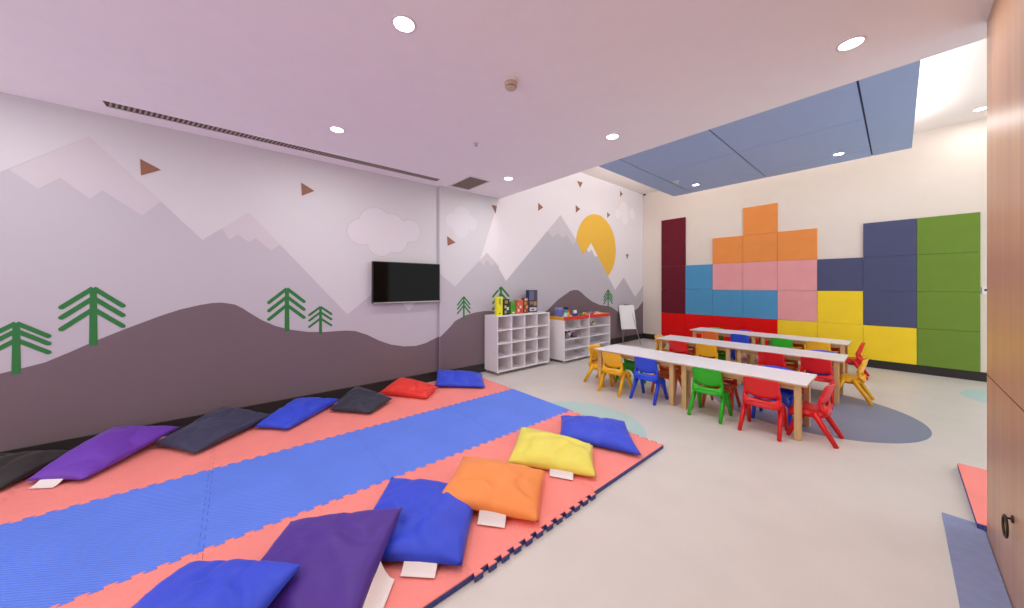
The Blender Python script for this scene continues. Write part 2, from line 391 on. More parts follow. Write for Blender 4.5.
downlight('downlight', 0.753, 8.066, ZC, 'recessed downlight in the white upper ceiling by the back wall', 5)
for x, y in ((-3.52, -1.45), (-1.85, -1.45), (-0.19, -1.45), (-0.19, 0.75)):
    downlight('downlight', x, y, ZS, 'round recessed downlight in the low ceiling behind the viewpoint', P1)

# smoke detector
t = thing('smoke_detector', 'beige round smoke detector on the low ceiling', 'smoke detector', (-1.843, 1.554, ZS))
bm = bmesh.new()
cyl(bm, (0, 0, 0), (0, 0, -0.018), 0.055, 0.052, 24); obj('base', bm, M['tag'], t)
bm = bmesh.new(); cyl(bm, (0, 0, -0.018), (0, 0, -0.045), 0.048, 0.044, 24); cyl(bm, (0, 0, -0.052), (0, 0, -0.062), 0.042, 0.03, 24)
obj('cover', bm, mat('detector_plastic', (206, 186, 170), 0.6), t)
bm = bmesh.new(); cyl(bm, (0, 0, -0.045), (0, 0, -0.052), 0.036, 0.036, 20); obj('vent_slot', bm, M['black'], t)
t = thing('heat_detector', 'small pale round detector on the blue raft', 'heat detector', (-2.837, 6.669, 3.5))
bm = bmesh.new(); cyl(bm, (0, 0, 0), (0, 0, -0.02), 0.055, 0.052, 24); obj('base', bm, M['white'], t)
bm = bmesh.new(); cyl(bm, (0, 0, -0.02), (0, 0, -0.05), 0.045, 0.028, 24); obj('cover', bm, mat('detector_pale', (196, 206, 200), 0.5), t)
t = thing('sprinkler_head', 'small ceiling sprinkler head on the low ceiling', 'sprinkler', (-2.882, 1.946, ZS))
bm = bmesh.new(); cyl(bm, (0, 0, 0.003), (0, 0, -0.006), 0.035, 0.033, 20); obj('plate', bm, M['white'], t)
bm = bmesh.new(); cyl(bm, (0, 0, -0.006), (0, 0, -0.03), 0.009, 0.007, 12); cyl(bm, (0, 0, -0.03), (0, 0, -0.033), 0.018, 0.018, 12); obj('head', bm, M['metal'], t)
t = thing('security_camera', 'tiny black ceiling camera in the upper corner of the mural wall', 'security camera', (-4.42, 8.44, ZC))
bm = bmesh.new(); cyl(bm, (0, 0, 0), (0, 0, -0.03), 0.04, 0.04, 18); obj('base', bm, M['white'], t)
bm = bmesh.new(); bmesh.ops.create_uvsphere(bm, u_segments=16, v_segments=10, radius=0.035, matrix=Matrix.Translation((0, 0, -0.04))); obj('dome', bm, M['black'], t, True)

# long linear grille
t = thing('linear_air_grille', 'long narrow slatted air grille in the ceiling along the mural wall', 'air grille', (-4.235, 0.7, ZS))
bm = bmesh.new()
hw, hl = 0.075, 1.53
for a in ((-hw, -hw + 0.012, -hl, hl), (hw - 0.012, hw, -hl, hl), (-hw + 0.012, hw - 0.012, -hl, -hl + 0.012), (-hw + 0.012, hw - 0.012, hl - 0.012, hl)): box(bm, *a, -0.006, 0.001)
obj('frame', bm, M['ceiling'], t)
bm = bmesh.new(); box(bm, -hw + 0.012, hw - 0.012, -hl + 0.012, hl - 0.012, -0.0015, 0.001); obj('backing', bm, M['grille'], t)
bm = bmesh.new(); k = -hl + 0.03
while k < hl - 0.05:
    beam(bm, (-hw + 0.012, k, -0.004), (hw - 0.012, k + 0.03, -0.004), (0.0065, 0.002), (0.0065, 0.002), (0, 1, 0), bev=0); k += 0.033
obj('slats', bm, M['grille_slat'], t)
# square return grille
t = thing('return_air_grille', 'rectangular white-framed return air grille near the ceiling edge', 'air grille', (-4.075, 2.635, ZS))
bm = bmesh.new(); a, b = 0.30, 0.19
for q in ((-a, -a + 0.03, -b, b), (a - 0.03, a, -b, b), (-a + 0.03, a - 0.03, -b, -b + 0.03), (-a + 0.03, a - 0.03, b - 0.03, b)): box(bm, *q, -0.008, 0.001)
obj('frame', bm, M['white'], t)
obj('backing', B(-a + 0.03, a - 0.03, -b + 0.03, b - 0.03, -0.001, 0.001), mat('grille_core', (122, 112, 100), 0.7), t)
bm = bmesh.new()
for i in range(1, 22): box(bm, -a + 0.03 + 0.0245 * i - 0.002, -a + 0.03 + 0.0245 * i + 0.002, -b + 0.03, b - 0.03, -0.004, -0.001)
for i in range(1, 14): box(bm, -a + 0.03, a - 0.03, -b + 0.03 + 0.0229 * i - 0.002, -b + 0.03 + 0.0229 * i + 0.002, -0.004, -0.001)
obj('lattice', bm, mat('grille_lattice', (150, 140, 128), 0.6), t)

# ------------------------------------------------------------------ television
t = thing('television', 'black flat wall television on a bracket on the mural wall', 'television', (XL, 1.863, 1.477))
hy, hz = 0.487, 0.28
bm = B(0.035, 0.078, -hy, hy, -hz, hz, bev=0.006); obj('housing', bm, M['black'], t)
bm = B(0.078, 0.0795, -hy + 0.012, hy - 0.012, -hz + 0.022, hz - 0.012); obj('screen', bm, M['screen'], t)
bm = B(0.078, 0.081, -hy + 0.01, hy - 0.01, -hz + 0.003, -hz + 0.014); obj('bottom_strip', bm, M['metal'], t)
bm = B(0.0, 0.036, -0.2, 0.2, -0.15, 0.15, bev=0.003); obj('wall_bracket', bm, M['dark_metal'], t)

# thermostat and ring pull
t = thing('thermostat', 'small white wall thermostat with dark display beside the green panels', 'thermostat', (0.862, YB + 0.002, 1.36))
obj('case', B(-0.05, 0.06, -0.02, 0, -0.055, 0.06, bev=0.006), M['white'], t)
obj('display', B(-0.03, 0.045, -0.0215, -0.02, -0.005, 0.024), M['black'], t)
t = thing('ring_pull', 'dark bronze drop ring pull low on the timber wall', 'handle', (XW, 2.62, 0.40))
bm = bmesh.new(); cyl(bm, (0, 0, 0), (-0.006, 0, 0), 0.017, 0.015, 18); cyl(bm, (-0.006, 0, 0), (-0.02, 0, 0), 0.005, 0.005, 10); obj('rose', bm, M['dark_metal'], t)
bm = bmesh.new()
pts = [(-0.02, 0.046 * math.sin(a), 0.006 - 0.046 * (1 - math.cos(a))) for a in [2 * PI * i / 24 for i in range(24)]]
for i in range(24): cyl(bm, pts[i], pts[(i + 1) % 24], 0.0045, n=8, cap=False)
obj('ring', bm, M['dark_metal'], t)

# ------------------------------------------------------------------ square wall panels
PX, PZ, PS = -4.0005, 0.1386, 0.6
cols = [['red', 'maroon', 'maroon', 'maroon', 'maroon'], ['red', 'teal', 'teal'], ['red', 'teal', 'pink', 'orange'], ['red', 'teal', 'pink', 'orange', 'orange'],
        ['yellow', 'pink', 'pink', 'orange'], ['yellow', 'yellow', 'navy'], ['yellow', 'navy', 'navy', 'navy'], ['green', 'green', 'green', 'green']]
ordn = ['first', 'second', 'third', 'fourth', 'fifth']
colw = ['column nearest the mural wall', 'second column from the mural wall', 'third column from the mural wall', 'fourth column from the mural wall', 'fifth column from the mural wall', 'sixth column from the mural wall', 'column beside the green panels', 'column beside the thermostat']
pmesh = {}
for i, col in enumerate(cols):
    for j, k in enumerate(col):
        if k not in pmesh:
            bm = B(0.0015, PS - 0.0015, -0.032, 0, 0.0015, PS - 0.0015, bev=0.005)
            o = obj('wall_panel', bm, M['pn_' + k]); pmesh[k] = o
        else:
            o = pmesh[k].copy(); C.objects.link(o)
        o.location = (PX + i * PS, YB, PZ + j * PS)
        pos = 'bottom' if j == 0 else ('topmost' if j == len(col) - 1 else ordn[j] + ' panel up')
        tag(o, ('%s square fabric wall panel, %s in the %s' % (k, pos, colw[i])), 'wall panel', 'coloured square wall panels')

# ------------------------------------------------------------------ foam floor tiles
TS = 1.01
TX = [-4.38, -3.375, -2.365, -1.337]
TH = 0.034
TY0 = 2.885
def seam(n=12, d=0.021):
    """interlocking profile along 0..1, offset in metres"""
    pts = [(0.0, 0.0)]
    p = 1.0 / n
    for k in range(n):
        a = k * p
        pts += [(a + p * 0.30, 0.0), (a + p * 0.20, d), (a + p * 0.80, d), (a + p * 0.70, 0.0)]
    pts.append((1.0, 0.0))
    return pts
SE = seam()
from mathutils.geometry import delaunay_2d_cdt
def tile_slab(pts, z0, z1):
    n = len(pts)
    vs, es, fs, *_ = delaunay_2d_cdt([Vector(p) for p in pts], [(i, (i + 1) % n) for i in range(n)], [], 1, 1e-6)
    bm = bmesh.new()
    lo = [bm.verts.new((v.x, v.y, z0)) for v in vs]; hi = [bm.verts.new((v.x, v.y, z1)) for v in vs]
    cnt_ = {}
    for f in fs:
        bm.faces.new([hi[i] for i in f]); bm.faces.new([lo[i] for i in reversed(f)])
        for a, b in zip(f, list(f[1:]) + [f[0]]): cnt_[(a, b)] = 1
    for a, b in list(cnt_):
        if (b, a) not in cnt_: bm.faces.new((hi[b], hi[a], lo[a], lo[b]))
    return bm
def foam_tile(x0, x1, y0, y1, east, west, north, south, top, under, label, group, r=0.0):
    """east/west/north/south: 'out' teeth pushed outward, 'in' recesses cut inward, 'flat'"""
    W, H = x1 - x0, y1 - y0
    eps = 0.0008
    pts = []
    def side(kind, f):
        if kind == 'flat': return [f(0, -eps)]
        s = 1 if kind == 'out' else -1
        return [f(t, s * d - eps if kind == 'out' else s * d - eps) for t, d in SE[:-1]]
    pts += side(south, lambda t, d: (x0 + t * W, y0 - d))
    pts += side(east, lambda t, d: (x1 + d, y0 + t * H))
    pts += side(north, lambda t, d: (x1 - t * W, y1 + d))
    pts += side(west, lambda t, d: (x0 - d, y1 - t * H))
    cx, cy = (x0 + x1) / 2, (y0 + y1) / 2
    loc = [(x - cx, y - cy) for x, y in pts]
    t = thing('foam_floor_tile', label, 'floor mat', (cx, cy, 0), 0, group)
    obj('underside_layer', tile_slab(loc, 0.0005, TH - 0.006), under, t)
    obj('top_layer', tile_slab(loc, TH - 0.006, TH), top, t)
    return t
rows = [('coral foam tile', 'row along the mural wall', M['coral'], TX[0], TX[1]), ('blue foam tile', 'middle row', M['blue_foam'], TX[1], TX[2]), ('coral foam tile', 'row beside the open floor', M['coral'], TX[2], TX[3])]
cnt = [6, 6, 5]
pos = ['far end tile nearest the tables', 'second tile from the far end', 'third tile from the far end', 'fourth tile from the far end', 'fifth tile from the far end', 'nearest end tile']
for r, (nm, rw, m, xa, xb) in enumerate(rows):
    for k in range(cnt[r]):
        yb = TY0 - k * TS; ya = yb - TS + 0.0
        east = 'in' if r < 2 else ('out' if k == 1 else 'flat')
        west = 'flat' if r == 0 else 'out'
        north = ('flat' if r == 1 else 'in') if k == 0 else 'out'
        south = 'flat' if k == cnt[r] - 1 else 'in'
        foam_tile(xa, xb, ya, yb, east, west, north, south, m, M['navy_edge'], '%s with interlocking edges, %s in the %s' % (nm, pos[k], rw), 'interlocking foam floor tiles')
lone = foam_tile(0.3, XW + 0.6, 3.315, 4.315, 'flat', 'flat', 'flat', 'flat', M['coral'], M['navy_edge'], 'coral foam tile lying alone past the end of the timber wall', 'interlocking foam floor tiles')
lone.location.z = 0.0122
tag(obj('floor_mat', B(0.178, XW - 0.002, 2.0, 3.385, 0.0005, 0.012, bev=0.002), M['grey_foam']), 'grey-blue flat mat along the foot of the timber wall', 'floor mat')

# ------------------------------------------------------------------ cushions
def cushion(name, key, corners, label, th=0.135, seed=0, tagpos=None, floor=0.0355, puff=0.62, ear=0.03):
    P = [Vector(c) + Vector((0, 0, 0.010)) for c in corners]
    cm = sum(P, Vector()) / 4
    P = [cm + Vector(((q.x - cm.x) * 1.06, (q.y - cm.y) * 1.06, q.z - cm.z)) for q in P]
    if min(q.x for q in P) < -4.46: P = [q + Vector((-4.46 - min(r.x for r in P), 0, 0)) if q.x < -4.3 else q for q in P]
    c0 = sum(P, Vector()) / 4; base = Vector((c0.x, c0.y, 0))
    t = thing(name, label, 'cushion', base, 0, 'floor cushions on the foam tiles')
    N = 30
    bm = bmesh.new()
    top = {}; bot = {}
    nrm = (P[1] - P[0]).cross(P[3] - P[0]).normalized()
    if nrm.z < 0: nrm = -nrm
    for i in range(N + 1):
        for j in range(N + 1):
            u, v = i / N, j / N
            a, b = 2 * u - 1, 2 * v - 1
            # edges bow inwards between the corners
            uu = 0.5 + 0.5 * a * (1 - ear * (1 - b * b)); vv = 0.5 + 0.5 * b * (1 - ear * (1 - a * a))
            p = (P[0] * (1 - uu) + P[1] * uu) * (1 - vv) + (P[3] * (1 - uu) + P[2] * uu) * vv
            h = max(0.0, (1 - a ** 2) * (1 - b ** 2)) ** 0.45
            q = p * 3.0 + Vector((seed * 3.1, seed * 1.7, 0))
            wr = noise.noise(q * 1.4) * 0.022 + noise.noise(q * 3.4) * 0.012 - max(0, 0.16 - abs(noise.noise(q * 1.5 + Vector((9, 4, 1))))) * 0.15
            edge = max(0.0, 1 - min(1 - abs(a), 1 - abs(b)) / 0.35)
            seamw = math.sin((u + v * 0.3) * 34 + seed) * 0.004 * edge if abs(b) > abs(a) else math.sin((v + u * 0.3) * 31 + seed) * 0.004 * edge
            up = p + nrm * (h * th * puff + (wr + seamw) * h)
            dn = p - nrm * (h * th * (1 - puff))
            lowest = floor
            up.z = max(up.z, lowest + 0.002); dn.z = max(dn.z, lowest)
            on = i in (0, N) or j in (0, N)
            vt = bm.verts.new(up - base); top[i, j] = vt
            bot[i, j] = vt if on else bm.verts.new(dn - base)
    for i in range(N):
        for j in range(N):
            bm.faces.new((top[i, j], top[i + 1, j], top[i + 1, j + 1], top[i, j + 1]))
            q = [bot[i, j], bot[i, j + 1], bot[i + 1, j + 1], bot[i + 1, j]]
            if len(set(q)) == 4 and not all(v in top.values() for v in q):
                try: bm.faces.new(q)
                except ValueError: pass
    cov = obj('cover', bm, M['cu_' + key], t, True)
    # stitched seam round the rim
    if tagpos:
        e0, f0, f1, length = tagpos   # edge index, fractions along the edge, length outwards
        A, Bq = P[e0], P[(e0 + 1) % 4]
        opp = (P[(e0 + 2) % 4] + P[(e0 + 3) % 4]) / 2
        def ep(f):
            bow = 1 - (2 * f - 1) ** 2
            p = A.lerp(Bq, f)
            return p + (opp - p) * (0.5 * ear * bow + 0.004)
        p0, p1 = ep(f0), ep(f1)
        out = ((A + Bq) / 2 - opp); out.z = 0; out.normalize()
        bm = bmesh.new(); n = 6; lo = []
        for k in range(n + 1):
            s = k / n
            zz = lambda p: max(floor + 0.002, p.z * (1 - s) ** 2 + (floor + 0.006) * (1 - (1 - s) ** 2)) + 0.003
            r_ = []
            for p in (p0, p1):
                w = p + out * (length * s); w.z = zz(p); r_.append(w - base)
            lo.append([bm.verts.new(r_[0]), bm.verts.new(r_[1]), bm.verts.new(r_[1] - Vector((0, 0, 0.0025))), bm.verts.new(r_[0] - Vector((0, 0, 0.0025)))])
        for k in range(n):
            for m_ in range(4): bm.faces.new((lo[k][m_], lo[k][(m_ + 1) % 4], lo[k + 1][(m_ + 1) % 4], lo[k + 1][m_]))
        bm.faces.new(lo[0]); bm.faces.new(lo[n][::-1])
        o = obj('care_tag', bm, M['tag'], cov); o['label'] = 'white fabric tag'
    return t

cushion('floor_cushion', 'black', [(-4.20, -1.62, .05), (-3.90, -1.22, .05), (-4.25, -0.98, .10), (-4.44, -1.40, .13)], 'black cushion at the near end of the row along the mural wall', seed=1)
cushion('floor_cushion', 'purple', [(-3.953, -1.097, .055), (-3.726, -0.811, .055), (-4.28, -0.396, .12), (-4.42, -0.805, .19)], 'bright purple cushion by the mural wall between black and dark navy cushions', seed=2, tagpos=(0, 0.22, 0.62, 0.06), ear=0.045)
cushion('floor_cushion', 'navy', [(-4.133, -0.508, .055), (-3.729, -0.24, .055), (-4.18, 0.29, .085), (-4.41, -0.094, .20)], 'large dark navy cushion by the mural wall beside the bright purple one', seed=3)
cushion('floor_cushion', 'blue', [(-4.029, 0.168, .055), (-3.78, 0.393, .055), (-4.28, 0.95, .07), (-4.40, 0.532, .14)], 'royal blue cushion by the mural wall between two dark cushions', seed=4, ear=0.045)
cushion('floor_cushion', 'slate', [(-4.048, 0.814, .055), (-3.681, 1.116, .055), (-3.911, 1.425, .075), (-4.43, 1.182, .15)], 'dark slate cushion by the mural wall beside the red one', seed=5)
cushion('floor_cushion', 'red', [(-4.249, 1.409, .065), (-3.719, 1.794, .055), (-3.936, 2.041, .07), (-4.40, 1.746, .165)], 'red cushion by the mural wall under the television', seed=6, ear=0.08, th=0.155)
cushion('floor_cushion', 'blue', [(-4.082, 2.101, .055), (-3.622, 2.576, .055), (-4.106, 2.864, .085), (-4.38, 2.287, .178)], 'royal blue cushion leaning by the wall in front of the white cubby shelf', seed=7, ear=0.045)
cushion('floor_cushion', 'blue', [(-1.966, 2.247, .055), (-1.36, 2.505, .055), (-1.759, 2.931, .075), (-2.236, 2.579, .075)], 'royal blue cushion on the far corner of the coral tiles by the tables', seed=8, tagpos=(0, 0.16, 0.40, 0.05), ear=0.045)
cushion('floor_cushion', 'yellow', [(-1.95, 1.624, .055), (-1.413, 1.971, .055), (-1.677, 2.297, .07), (-2.303, 2.078, .075)], 'yellow cushion on the coral tiles beside an orange one', seed=9, tagpos=(0, 0.50, 0.76, 0.055), ear=0.045)
cushion('floor_cushion', 'orange', [(-1.826, 0.954, .10), (-1.363, 1.34, .055), (-1.666, 1.708, .07), (-2.169, 1.363, .09)], 'orange cushion on the coral tiles beside the yellow one', seed=10, tagpos=(0, 0.44, 0.70, 0.055), ear=0.035, th=0.145)
cushion('floor_cushion', 'blue', [(-1.79, 0.43, .06), (-1.399, 0.845, .055), (-1.797, 1.222, .07), (-2.273, 0.842, .075)], 'royal blue cushion partly under the orange cushion', seed=11, tagpos=(0, 0.52, 0.80, 0.055), ear=0.025)
cushion('floor_cushion', 'violet', [(-1.80, -0.05, .055), (-1.37, 0.33, .055), (-1.80, 0.70, .175), (-2.195, 0.247, .09)], 'large dark violet cushion overlapping a royal blue cushion near the viewpoint', seed=12, tagpos=(1, 0.10, 0.52, 0.07), ear=0.025)
cushion('floor_cushion', 'blue', [(-1.95, -0.42, .07), (-1.54, 0.02, .15), (-1.713, 0.214, .185), (-2.181, -0.157, .09)], 'royal blue cushion at the near edge overlapping the dark violet one', seed=13, ear=0.025)

# ------------------------------------------------------------------ cubby shelf
t = thing('cubby_shelf', 'white sixteen-compartment cubby shelf on small feet by the mural wall', 'shelf', (-4.25, 3.78, 0))
X0, X1, Y0, Y1, Z0, Z1 = -0.195, 0.15, -0.607, 0.595, 0.05, 0.95
w = 0.016
obj('top_panel', B(X0, X1, Y0, Y1, Z1 - w, Z1, bev=0.002), M['white'], t)
obj('bottom_panel', B(X0, X1, Y0, Y1, Z0, Z0 + w, bev=0.002), M['white'], t)
for ya in (Y0, Y1 - w): obj('side_panel', B(X0, X1, ya, ya + w, Z0 + w, Z1 - w, bev=0.002), M['white'], t)
obj('back_panel', B(X0, X0 + 0.006, Y0 + w, Y1 - w, Z0 + w, Z1 - w), M['white_inner'], t)
H = (Z1 - Z0 - 2 * w); Wd = (Y1 - Y0 - 2 * w)
for k in (1, 2, 3):
    zc = Z0 + w + H * k / 4
    obj('shelf_board', B(X0 + 0.006, X1 - 0.004, Y0 + w, Y1 - w, zc - w / 2, zc + w / 2), M['white'], t)
for k in (1, 2, 3):
    yc = Y0 + w + Wd * k / 4
    for q in range(4):
        za = Z0 + w + H * q / 4 + (w / 2 if q else 0); zb = Z0 + w + H * (q + 1) / 4 - (w / 2 if q < 3 else 0)
        obj('divider', B(X0 + 0.006, X1 - 0.006, yc - w / 2, yc + w / 2, za, zb), M['white'], t)
for a in (X0 + 0.04, X1 - 0.03):
    for b in (Y0 + 0.03, 0, Y1 - 0.03):
        obj('foot', cyl(bmesh.new(), (a, b, 0), (a, b, Z0), 0.014, 0.018, 12), M['chrome'], t)

# game boxes and books on the cubby shelf
def book(key, x, y0, y1, d, h, label, cover, art, rot=0.0, spine=None):
    yc = (y0 + y1) / 2; hw = (y1 - y0) / 2
    t = thing('book', label, 'book', (x, yc, 0.95), rot, 'books and boxes on the cubby shelf')
    c = mat('cover_' + key, cover, 0.35)
    blk_ = obj('block', B(-d, 0, -hw, hw, 0, h, bev=0.002), c, t)
    for i, (ya, yb, za, zb, rgb) in enumerate(art):
        obj('cover_art', B(-0.0005, 0.0012 + 0.0002 * i, -hw + 2 * hw * ya, -hw + 2 * hw * yb, h * za, h * zb), mat('art_%s_%d' % (key, i), rgb, 0.4), blk_)
    return t
rnd = random.Random(4)
book('yellow', -4.145, 3.193, 3.318, 0.05, 0.305, 'tall lemon yellow book standing at the near end of the cubby shelf', (226, 222, 30), [(0.38, 0.46, 0.62, 0.9, (60, 60, 30)), (0.58, 0.66, 0.55, 0.92, (70, 66, 36)), (0.4, 0.6, 0.08, 0.16, (96, 96, 40))])
book('black', -4.20, 3.375, 3.507, 0.09, 0.262, 'black box with tan and pale patches on the cubby shelf', (36, 30, 30), [(0.25, 0.75, 0.72, 0.92, (170, 130, 84)), (0.2, 0.5, 0.42, 0.6, (196, 186, 150)), (0.55, 0.9, 0.3, 0.5, (210, 206, 190)), (0.2, 0.55, 0.1, 0.28, (150, 160, 140)), (0.6, 0.85, 0.12, 0.24, (84, 72, 60))])
book('green', -4.24, 3.575, 3.672, 0.06, 0.215, 'small bright green box on the cubby shelf', (84, 160, 44), [(0.2, 0.85, 0.35, 0.75, (60, 150, 30)), (0.3, 0.8, 0.06, 0.18, (214, 220, 190))])
book('coral', -4.27, 3.722, 3.878, 0.06, 0.235, 'coral red picture book on the cubby shelf', (206, 96, 76), [(0.15, 0.4, 0.6, 0.8, (226, 150, 120)), (0.5, 0.75, 0.4, 0.58, (236, 214, 200)), (0.2, 0.45, 0.14, 0.34, (236, 222, 210)), (0.6, 0.9, 0.12, 0.26, (180, 60, 50)), (0.05, 0.16, 0.55, 0.98, (90, 60, 50))])
book('brown', -4.27, 3.893, 4.003, 0.06, 0.27, 'brown and orange patterned book between coral and tall blue books', (112, 66, 46), [(0.2, 0.8, 0.84, 0.94, (226, 206, 196)), (0.15, 0.6, 0.55, 0.75, (206, 130, 74)), (0.45, 0.95, 0.3, 0.5, (214, 150, 90)), (0.1, 0.5, 0.08, 0.25, (196, 120, 66))])
book('tall', -4.30, 4.045, 4.262, 0.08, 0.405, 'tall dark blue game box at the far end of the cubby shelf', (52, 52, 78), [(0.06, 0.6, 0.55, 0.95, (92, 104, 146)), (0.66, 0.94, 0.5, 0.95, (84, 66, 76)), (0.1, 0.5, 0.36, 0.5, (150, 120, 84)), (0.55, 0.9, 0.3, 0.48, (176, 130, 80)), (0.1, 0.9, 0.06, 0.22, (196, 196, 204)), (0.3, 0.6, 0.1, 0.16, (52, 52, 70))])

# ------------------------------------------------------------------ toy shelf with tray top
t = thing('toy_shelf', 'white double-bay toy shelf with red and yellow trimmed tray top', 'shelf', (-4.135, 5.35, 0))
X0, X1, Y0, Y1, Z0, Z1 = -0.185, 0.185, -0.745, 0.735, 0.05, 0.857
ym = 0.01; zt = 0.795
M['trim_red'] = mat('trim_red', (216, 62, 48), 0.45); M['trim_yellow'] = mat('trim_yellow', (226, 170, 40), 0.45)
obj('bottom_panel', B(X0, X1, Y0, Y1, Z0, Z0 + w), M['white'], t)
for ya in (Y0, ym - w / 2, Y1 - w): obj('side_panel', B(X0, X1, ya, ya + w, Z0 + w, zt), M['white'], t)
obj('back_panel', B(X0, X0 + 0.006, Y0 + w, Y1 - w, Z0 + w, zt), M['white_inner'], t)
obj('tray_floor', B(X0 + 0.012, X1 - 0.012, Y0 + 0.012, Y1 - 0.012, zt, Z1 - 0.02), M['white'], t)
for (ya, yb) in ((Y0 + w, ym - w / 2), (ym + w / 2, Y1 - w)):
    for k in (1, 2, 3):
        zc = Z0 + w + (zt - Z0 - w) * k / 4
        obj('shelf_board', B(X0 + 0.006, X1 - 0.004, ya, yb, zc - w / 2, zc + w / 2), M['white'], t)
obj('tray_rim', B(X1 - 0.012, X1 + 0.001, Y0, ym - 0.012, zt, Z1, bev=0.002), M['trim_red'], t)['label'] = 'red rim strip'
obj('tray_rim', B(X1 - 0.012, X1 + 0.001, ym + 0.012, Y1, zt, Z1, bev=0.002), M['trim_red'], t)['label'] = 'red rim strip'
obj('tray_rim', B(X0 + 0.012, X1 - 0.012, Y0 - 0.001, Y0 + 0.012, zt, Z1, bev=0.002), M['trim_yellow'], t)['label'] = 'yellow rim strip'
obj('tray_rim', B(X0 + 0.012, X1 - 0.012, Y1 - 0.012, Y1 + 0.001, zt, Z1, bev=0.002), M['trim_yellow'], t)['label'] = 'yellow rim strip'
obj('tray_rim', B(X0, X0 + 0.012, Y0, Y1, zt, Z1, bev=0.002), M['trim_red'], t)['label'] = 'red rim strip'
obj('rim_post', B(X1 - 0.012, X1 + 0.002, ym - 0.012, ym + 0.012, zt, Z1 + 0.002), M['white'], t)
obj('small_divider', B(X0 + 0.006, X1 - 0.06, -0.22, -0.205, zt - 0.17, zt), M['white'], t)
for a in (X0 + 0.03, X1 - 0.03):
    for b in (Y0 + 0.03, ym, Y1 - 0.03):
        obj('foot', cyl(bmesh.new(), (a, b, 0), (a, b, Z0), 0.014, 0.018, 12), M['chrome'], t)
ZT = Z1 - 0.02

def solid(name, label, cat, loc, group, parts, rot=0.0):
    t = thing(name, label, cat, loc, rot, group)
    for pn, bm, m in parts: obj(pn, bm, m, t)
    return t
tm = lambda n, rgb: mat('toy_' + n, rgb, 0.4)
GT = 'toys on the toy shelf'
bm1 = B(-0.05, 0.05, -0.055, 0.055, 0, 0.14, bev=0.006); bm2 = B(-0.054, 0.054, -0.059, 0.059, 0.14, 0.175, bev=0.004)
solid('toy_bin', 'lilac blue lidded toy bin at the near corner of the tray', 'toy', (-4.22, 4.76, ZT), GT, [('body', bm1, tm('lilac', (104, 112, 190))), ('lid', bm2, tm('lilac2', (140, 150, 206)))])
bm1 = cyl(bmesh.new(), (0, 0, 0), (0, 0, 0.14), 0.04, 0.045, 18); bm2 = cyl(bmesh.new(), (0, 0, 0.14), (0, 0, 0.18), 0.047, 0.047, 18)
solid('toy_pot', 'teal toy pot with black lid behind the white cup', 'toy', (-4.19, 4.94, ZT), GT, [('body', bm1, tm('teal', (84, 170, 176))), ('lid', bm2, tm('tealblack', (30, 36, 44)))])
bm1 = cyl(bmesh.new(), (0, 0, 0), (0, 0, 0.08), 0.03, 0.038, 18); bm2 = cyl(bmesh.new(), (0, 0, 0.08), (0, 0, 0.088), 0.041, 0.041, 18)
solid('toy_cup', 'white toy cup with pale blue rim at the tray front', 'toy', (-4.06, 4.77, ZT), GT, [('body', bm1, tm('cup', (214, 226, 228))), ('rim', bm2, tm('cuprim', (130, 206, 220)))])
bm1 = cyl(bmesh.new(), (0, 0, 0), (0, 0, 0.10), 0.035, 0.014, 14); bm2 = bmesh.new(); bmesh.ops.create_uvsphere(bm2, u_segments=14, v_segments=10, radius=0.027, matrix=Matrix.Translation((0, 0, 0.12)))
solid('toy_figure', 'little yellow toy figure with a red head', 'toy', (-4.10, 4.90, ZT), GT, [('body', bm1, tm('yel', (232, 190, 60))), ('head', bm2, tm('redhead', (214, 70, 50)))])
bm1 = B(-0.03, 0.03, -0.05, 0.05, 0.018, 0.055, bev=0.008); bm2 = B(-0.026, 0.026, -0.035, 0.03, 0.055, 0.12, bev=0.012)
whl = [('wheel', cyl(bmesh.new(), (sx - 0.006, sy, 0.018), (sx + 0.006, sy, 0.018), 0.018, n=14), tm('carwheel', (40, 40, 46))) for sx in (-0.03, 0.03) for sy in (-0.03, 0.03)]
solid('toy_car', 'blue toy car with white cabin on the tray', 'toy', (-4.10, 5.10, ZT), GT, [('body', bm1, tm('carblue', (40, 84, 150))), ('cabin', bm2, tm('carwhite', (236, 232, 236)))] + whl)
bm1 = B(-0.035, 0.035, -0.035, 0.035, 0, 0.04, bev=0.004)
bm2 = bmesh.new()
for k in range(4):
    sx, sy = [(-.017, -.017), (.017, -.017), (-.017, .017), (.017, .017)][k]; cyl(bm2, (sx, sy, 0.04), (sx, sy, 0.05), 0.011, n=12)
blk = solid('toy_brick', 'emerald green toy building brick on the tray', 'toy', (-4.05, 5.22, ZT), GT, [('body', bm1, tm('emerald', (24, 140, 110))), ('studs', bm2, tm('emerald2', (30, 150, 120)))])
cols_ = [((236, 120, 60), 'orange'), ((240, 214, 80), 'yellow'), ((214, 60, 60), 'red'), ((120, 180, 220), 'sky blue'), ((226, 200, 160), 'tan'), ((240, 160, 150), 'salmon')]
for k, (rgb, nm) in enumerate(cols_):
    c = copy_tree(blk); c.location = (-4.07 - 0.11 * (k % 2), 5.40 + 0.105 * k, ZT); c.rotation_euler = (0, 0, 0.4 * k)
    tag(c, '%s toy building brick towards the far end of the tray' % nm, 'toy', GT)
    for ch in c.children:
        ch.data = ch.data.copy(); ch.data.materials[0] = tm('brick_' + nm.replace(' ', '_'), rgb)
